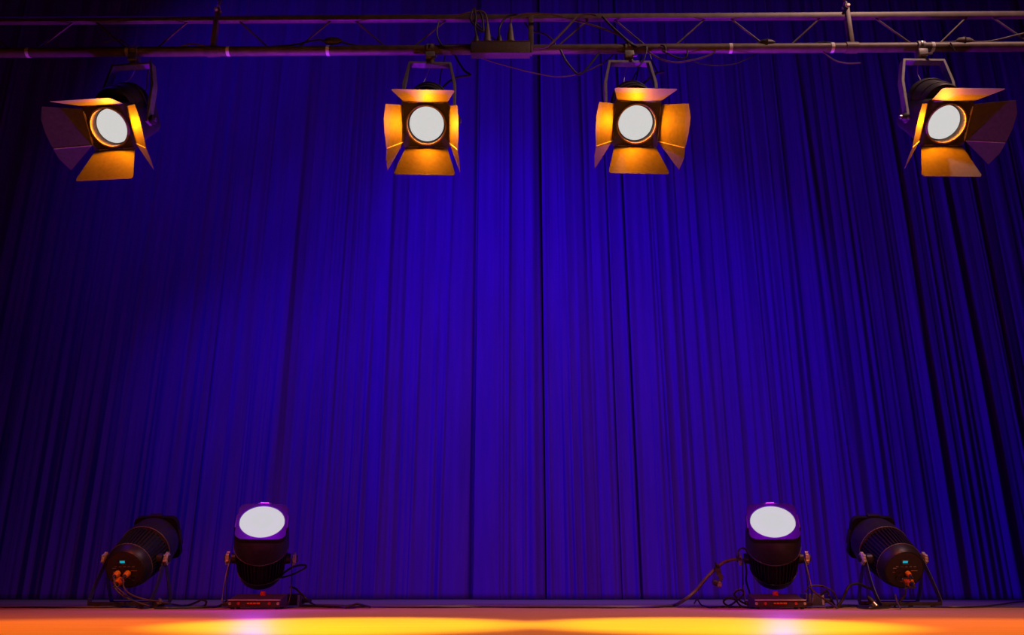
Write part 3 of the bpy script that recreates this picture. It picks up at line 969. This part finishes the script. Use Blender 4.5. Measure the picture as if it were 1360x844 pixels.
cord('power_cable', [(1020, 62), (1050, 61), (1075, 60), (1088, 56.5), (1098, 56), (1110, 59), (1124, 61.5)], 0.004, 'dark cable lying on the pipe left of the right chain', 'cable', Yd=Y_TRUSS - 0.012)
cord('power_cable', [(1128, 61), (1146, 58.5), (1158, 57.5), (1170, 59), (1200, 59.5)], 0.0034, 'thin cable lying on the pipe right of the right chain', 'cable', Yd=Y_TRUSS - 0.012)
cord('power_cable', [(1262, 57), (1264, 60), (1268, 68)], 0.0034, 'short dark cord hanging over the pipe beside the far right spotlight', 'cable', Yd=Y_TRUSS - 0.03)


def inline(x, y, wpx, left, right, label, mt='plug'):
    Yq = Y_TRUSS - 0.012
    c = at(x, y, Yq)
    s = at(x + 1, y, Yq).x - c.x
    t = thing('inline_connector', c, label, 'connector', 'inline connectors lying on the pipe')
    w2 = wpx * s / 2
    m4 = Matrix.Translation(c) @ Matrix.Rotation(math.pi / 2, 4, 'Y')
    MB().lathe([(-w2, 0.007), (-w2 * 0.75, 0.016), (-w2 * 0.1, 0.021), (w2 * 0.05, 0.018), (w2 * 0.5, 0.017), (w2, 0.008)], 18, m4).build('shell', mt, t)
    MB().torus(0.0205, 0.003, 18, 6, m4 @ Matrix.Translation((0, 0, -w2 * 0.1))).build('collar', 'plugdark', t)
    P = [at(q[0], q[1], Yq) for q in left] + [c + Vector((-w2 * 0.9, 0, 0))]
    MB().cable(P, 0.0045).build('cord', 'cable', t)
    P = [c + Vector((w2 * 0.9, 0, 0))] + [at(q[0], q[1], Yq) for q in right]
    MB().cable(P, 0.0045).build('cord', 'cable2', t)


inline(442, 54.5, 24, [(360, 62), (380, 60.5), (398, 58), (412, 54.5), (424, 53)], [(462, 58), (480, 61), (500, 60.5), (514, 62)], 'black inline connector lying on the pipe between chain and inner left spotlight', 'plugdark')
inline(1019, 57, 20, [(970, 61), (985, 59.5), (998, 59)], [(1032, 59.5), (1045, 61)], 'small black inline connector lying on the pipe left of the right chain', 'plugdark')
inline(1281, 54.5, 22, [(1240, 59), (1252, 56.5), (1264, 56)], [(1300, 56), (1320, 54), (1345, 48), (1370, 42)], 'brown inline connector on the pipe at the far right')

# ------------------------------------------------------------------ cords and connectors on the stage floor
def fcord(name, pts, r, label, material='cable', group=None):
    o = MB().cable(pts, r).build(name, material)
    return tag(o, label, 'cable', group)


def xlr(Pm, off, r, ln, material, name='orange_connector'):
    m4 = Pm @ Matrix.Translation((off[0], off[1], 0.008))
    return m4


def panel_plug(Pm, off, r, ln, path, label, rc=0.004, cord_mat='cable2', parts=None, droop=0):
    m4 = Pm @ Matrix.Translation((off[0], off[1], 0.010)) @ Matrix.Rotation(R(droop), 4, 'X')
    base = m4 @ Vector((0, 0, 0))
    t = thing('orange_connector', base, label, 'connector', 'orange connectors in the rear panels')
    MB().lathe([(0, r), (ln * 0.5, r), (ln * 0.55, r * 0.9), (ln, r * 0.75)], 18, m4).build('sleeve', 'orange', t)
    MB().lathe([(ln, r * 0.62), (ln * 1.5, r * 0.4)], 14, m4).build('strain_relief', 'plugdark', t)
    P = [m4 @ Vector((0, 0, ln * 1.4)), m4 @ Vector((0, 0, ln * 1.4 + 0.02))] + path
    MB().cable(P, rc, 8).build('cord', cord_mat, t)


# left rear-facing head: two data plugs and the power plug
panel_plug(P3, (-0.034, -0.014), 0.016, 0.034, [at(151, 768, 4.46), at(153, 778, 4.45), at(161, 786, 4.45), at(169, 792, 4.46), ground(185, 804, 0.008)], 'left small orange data connector in the rear panel of the far left wash light')
panel_plug(P3, (0.020, -0.014), 0.016, 0.034, [at(163.5, 772, 4.45), at(164.5, 781, 4.45), at(172, 789, 4.44), at(185, 794.5, 4.44), at(200, 798, 4.44), at(220, 801, 4.45), ground(240, 805, 0.006)], 'right small orange data connector in the rear panel of the far left wash light')
panel_plug(P3, (-0.028, -0.055), 0.023, 0.04, [at(152, 781, 4.45), at(157, 787, 4.45), at(165, 792.5, 4.45), at(178, 799, 4.47), ground(200, 806, 0.008)], 'large orange power connector low in the rear panel of the far left wash light')
panel_plug(P4, (0.012, -0.014), 0.014, 0.028, [at(1199, 769, 4.45), at(1202, 778, 4.45), at(1203, 788, 4.46), at(1196, 797, 4.48), ground(1188, 806, 0.006)], 'small orange data connector in the rear panel of the far right wash light', cord_mat='cable')
panel_plug(P4, (0.018, -0.055), 0.023, 0.04, [at(1203, 782, 4.45), at(1203, 789, 4.46), at(1198, 797, 4.47), at(1190, 803, 4.48), ground(1175, 806, 0.006)], 'large orange power connector low in the rear panel of the far right wash light', cord_mat='cable')

G = lambda x, y, z=0.006: ground(x, y, z)
fcord('floor_cable', [G(236, 806), G(250, 804.5), at(262, 800, 4.5), at(268, 797, 4.5), at(274, 800, 4.5), G(270, 806), G(255, 807), G(243, 806.5)], 0.0055, 'black cable loop on the floor between the two left wash lights')
fcord('floor_cable', [G(205, 808), G(225, 808), G(250, 807.5), G(275, 807), G(290, 806), at(300, 799.5, 4.55), at(306, 796, 4.6)], 0.0058, 'black cable running from the far left wash light to the left lit one')
fcord('floor_cable', [G(398, 805.5), G(430, 806), G(460, 807.5), G(480, 806.5), G(520, 806.8), G(580, 807), G(640, 806.5), G(700, 807), G(780, 807.2), G(850, 807), G(890, 806)], 0.0052, 'long black cable lying across the stage between the lit wash lights')
fcord('floor_cable', [G(400, 804), G(425, 804), G(455, 805), G(480, 806), G(560, 806), G(620, 805.2), G(660, 805.6), G(740, 806), G(830, 806), G(880, 805.5)], 0.006, 'brown cable lying across the stage behind the long black cable', 'cable2')
fcord('floor_cable', [at(385, 780, 4.6), at(392, 782, 4.6), at(400, 789, 4.58), at(408, 797, 4.55), G(420, 805), G(440, 806.5), at(465, 805, 4.5), at(474, 802.5, 4.5), at(480, 804, 4.5), G(492, 807)], 0.0055, 'black cable arching from the left lit wash light to the floor')
fcord('hanging_cable', [at(372, 768, 4.62), at(380, 759, 4.66), at(392, 752.5, 4.68), at(403, 751, 4.68), at(407, 753, 4.68), at(402, 757, 4.67), at(390, 763, 4.65), at(374, 768, 4.63)], 0.0055, 'cable loop sticking out right of the left lit wash light')
fcord('floor_cable', [G(0, 807.2), G(40, 807), G(80, 807.3), G(130, 807), G(160, 806.5)], 0.005, 'black cable lying on the floor left of the far left wash light')
fcord('floor_cable', [G(1238, 806.5), G(1270, 807), G(1300, 806.5), G(1325, 804), G(1345, 801), G(1365, 799)], 0.005, 'black cable lying on the floor right of the far right wash light')
# heavy data cable rising to the right lit head with its strap and free connector
dc = fcord('data_cable', [G(800, 807), G(850, 806.6), G(880, 806), G(895, 804.5), at(908, 798, 4.5), at(925, 784, 4.5), at(938, 768, 4.5), at(951, 755, 4.52), at(962, 747, 4.54), at(975, 743.5, 4.56), at(984, 743, 4.57)], 0.0085, 'thick brown data cable rising from the floor to the right lit wash light', 'cable2')
tq = thing('cable_strap', at(953, 752, 4.5), 'black hook and loop strap holding a free connector on the thick cable', 'strap')
A = at(952, 751, 4.5); B = at(955, 763, 4.495); Cc = at(958, 768, 4.49); Dd = at(954, 776, 4.485)
mb = MB()
for p, q in ((A, B), (B, Cc), (Cc, Dd)):
    w_ = Vector((0.012, 0, 0.003)); d_ = Vector((0, 0.004, 0))
    mb.hexa([p - w_ - d_, q - w_ - d_, p - w_ + d_, q - w_ + d_, p + w_ - d_, q + w_ - d_, p + w_ + d_, q + w_ + d_])
mb.build('strap_band', 'plugdark', tq)
MB().torus(0.013, 0.005, 16, 8, Matrix.Translation(A) @ Matrix.Rotation(R(60), 4, 'Y')).build('strap_loop', 'plugdark', tq)
e0, e1 = at(947.5, 773, 4.475), at(957.5, 778, 4.475)
ax = (e1 - e0).normalized()
m4 = Matrix.Translation(e0) @ ax.to_track_quat('Z', 'Y').to_matrix().to_4x4()
xq = thing('data_connector', e0, 'free black and silver cable connector hanging from the strap', 'connector')
MB().lathe([(-0.006, 0.008), (0.0, 0.014), (0.02, 0.0165), (0.022, 0.0165)], 18, m4).build('grip', 'plugdark', xq)
MB().lathe([(0.022, 0.0150), (0.042, 0.0145), (0.042, 0.012), (0.036, 0.012)], 18, m4).build('shell', 'steel', xq)
MB().torus(0.0158, 0.0015, 18, 6, m4 @ Matrix.Translation((0, 0, 0.029))).build('shell_ring', 'dullsteel', xq)
fcord('hanging_cable', [at(981, 741, 4.57), at(980, 734, 4.57), at(984, 729, 4.57), at(990, 730, 4.58), at(993, 737, 4.6)], 0.005, 'small brown cable bend above the left knob of the right lit wash light', 'cable2')
fcord('hanging_cable', [at(990, 748, 4.6), at(991.5, 760, 4.6), at(991, 772, 4.6), at(995, 786, 4.58), G(1000, 803)], 0.005, 'black cable hanging along the left bracket of the right lit wash light')
fcord('cable_coil', [G(922, 788 + 14), at(926, 797, 4.55), G(932, 804.5), G(945, 807), G(962, 806), G(985, 806.5)], 0.0045, 'thin black cable dropping beside the thick data cable')
fcord('cable_coil', [G(1000, 806), at(985, 800, 4.55), at(975, 790, 4.55), at(982, 783.5, 4.55), at(988, 788, 4.55), at(980, 797, 4.55), G(968, 805), at(961, 800, 4.5), at(966, 795, 4.5), at(976, 797, 4.5), G(985, 806), G(1000, 807)], 0.0055, 'tangled black cable coil on the floor left of the right lit wash light')
fcord('cable_coil', [at(1070, 786, 4.5), at(1076, 779, 4.55), at(1090, 778.5, 4.55), at(1103, 784, 4.55), at(1110, 792, 4.52), G(1113, 804)], 0.0045, 'brown cable hoop arching over the grey power brick', 'cable2')
fcord('cable_coil', [at(1076, 781, 4.46), at(1083, 788, 4.44), at(1094, 796, 4.42), at(1104, 803, 4.42), G(1112, 808)], 0.0055, 'brown cable slanting down in front of the grey power brick', 'cable2')
fcord('cable_coil', [at(1090, 791, 4.5), at(1098, 785, 4.52), at(1101, 792, 4.52), at(1104, 797, 4.5), G(1108, 806), G(1098, 807.5)], 0.006, 'black cable knot between the grey brick and the far right wash light')
fcord('floor_cable', [G(1112, 806.5), at(1119, 797, 4.5), at(1125, 783, 4.5), at(1131, 777, 4.52), at(1140, 776, 4.55), at(1150, 780, 4.6), at(1160, 784, 4.62)], 0.007, 'black cable arching up to the far right wash light')
fcord('floor_cable', [G(1112, 805.5), G(1125, 804.8), G(1140, 805.5), G(1160, 806), G(1175, 806.5)], 0.007, 'black cable lying between the knot and the far right wash light')
fcord('floor_cable', [at(1189, 790, 4.4), at(1191, 799, 4.38), G(1196, 809)], 0.004, 'short brown cord end in front of the far right wash light', 'cable2')


def loose_conn(p0, p1, label):
    ax_ = (p1 - p0).normalized()
    m = Matrix.Translation(p0) @ ax_.to_track_quat('Z', 'Y').to_matrix().to_4x4()
    t = thing('data_connector', p0, label, 'connector')
    MB().lathe([(-0.02, 0.007), (0.0, 0.014), (0.022, 0.0155)], 16, m).build('grip', 'plugdark', t)
    MB().lathe([(0.022, 0.0135), (0.044, 0.013), (0.044, 0.010), (0.038, 0.010)], 16, m).build('shell', 'steel', t)


loose_conn(at(1156, 797, 4.5), at(1163, 805, 4.48), 'silver tipped cable connector lying under the far right wash light')
loose_conn(at(205, 806, 4.44), at(212, 799, 4.44), 'silver tipped cable connector lying right of the far left wash light')
fcord('floor_cable', [G(1150, 803), G(1140, 806), G(1150, 808), G(1165, 808), G(1180, 807)], 0.007, 'black cable bunch lying under the far right wash light')
fcord('floor_cable', [G(190, 803), G(183, 806), G(190, 808), G(205, 806), G(220, 807.5), G(232, 806)], 0.007, 'black cable bunch lying under the far left wash light')
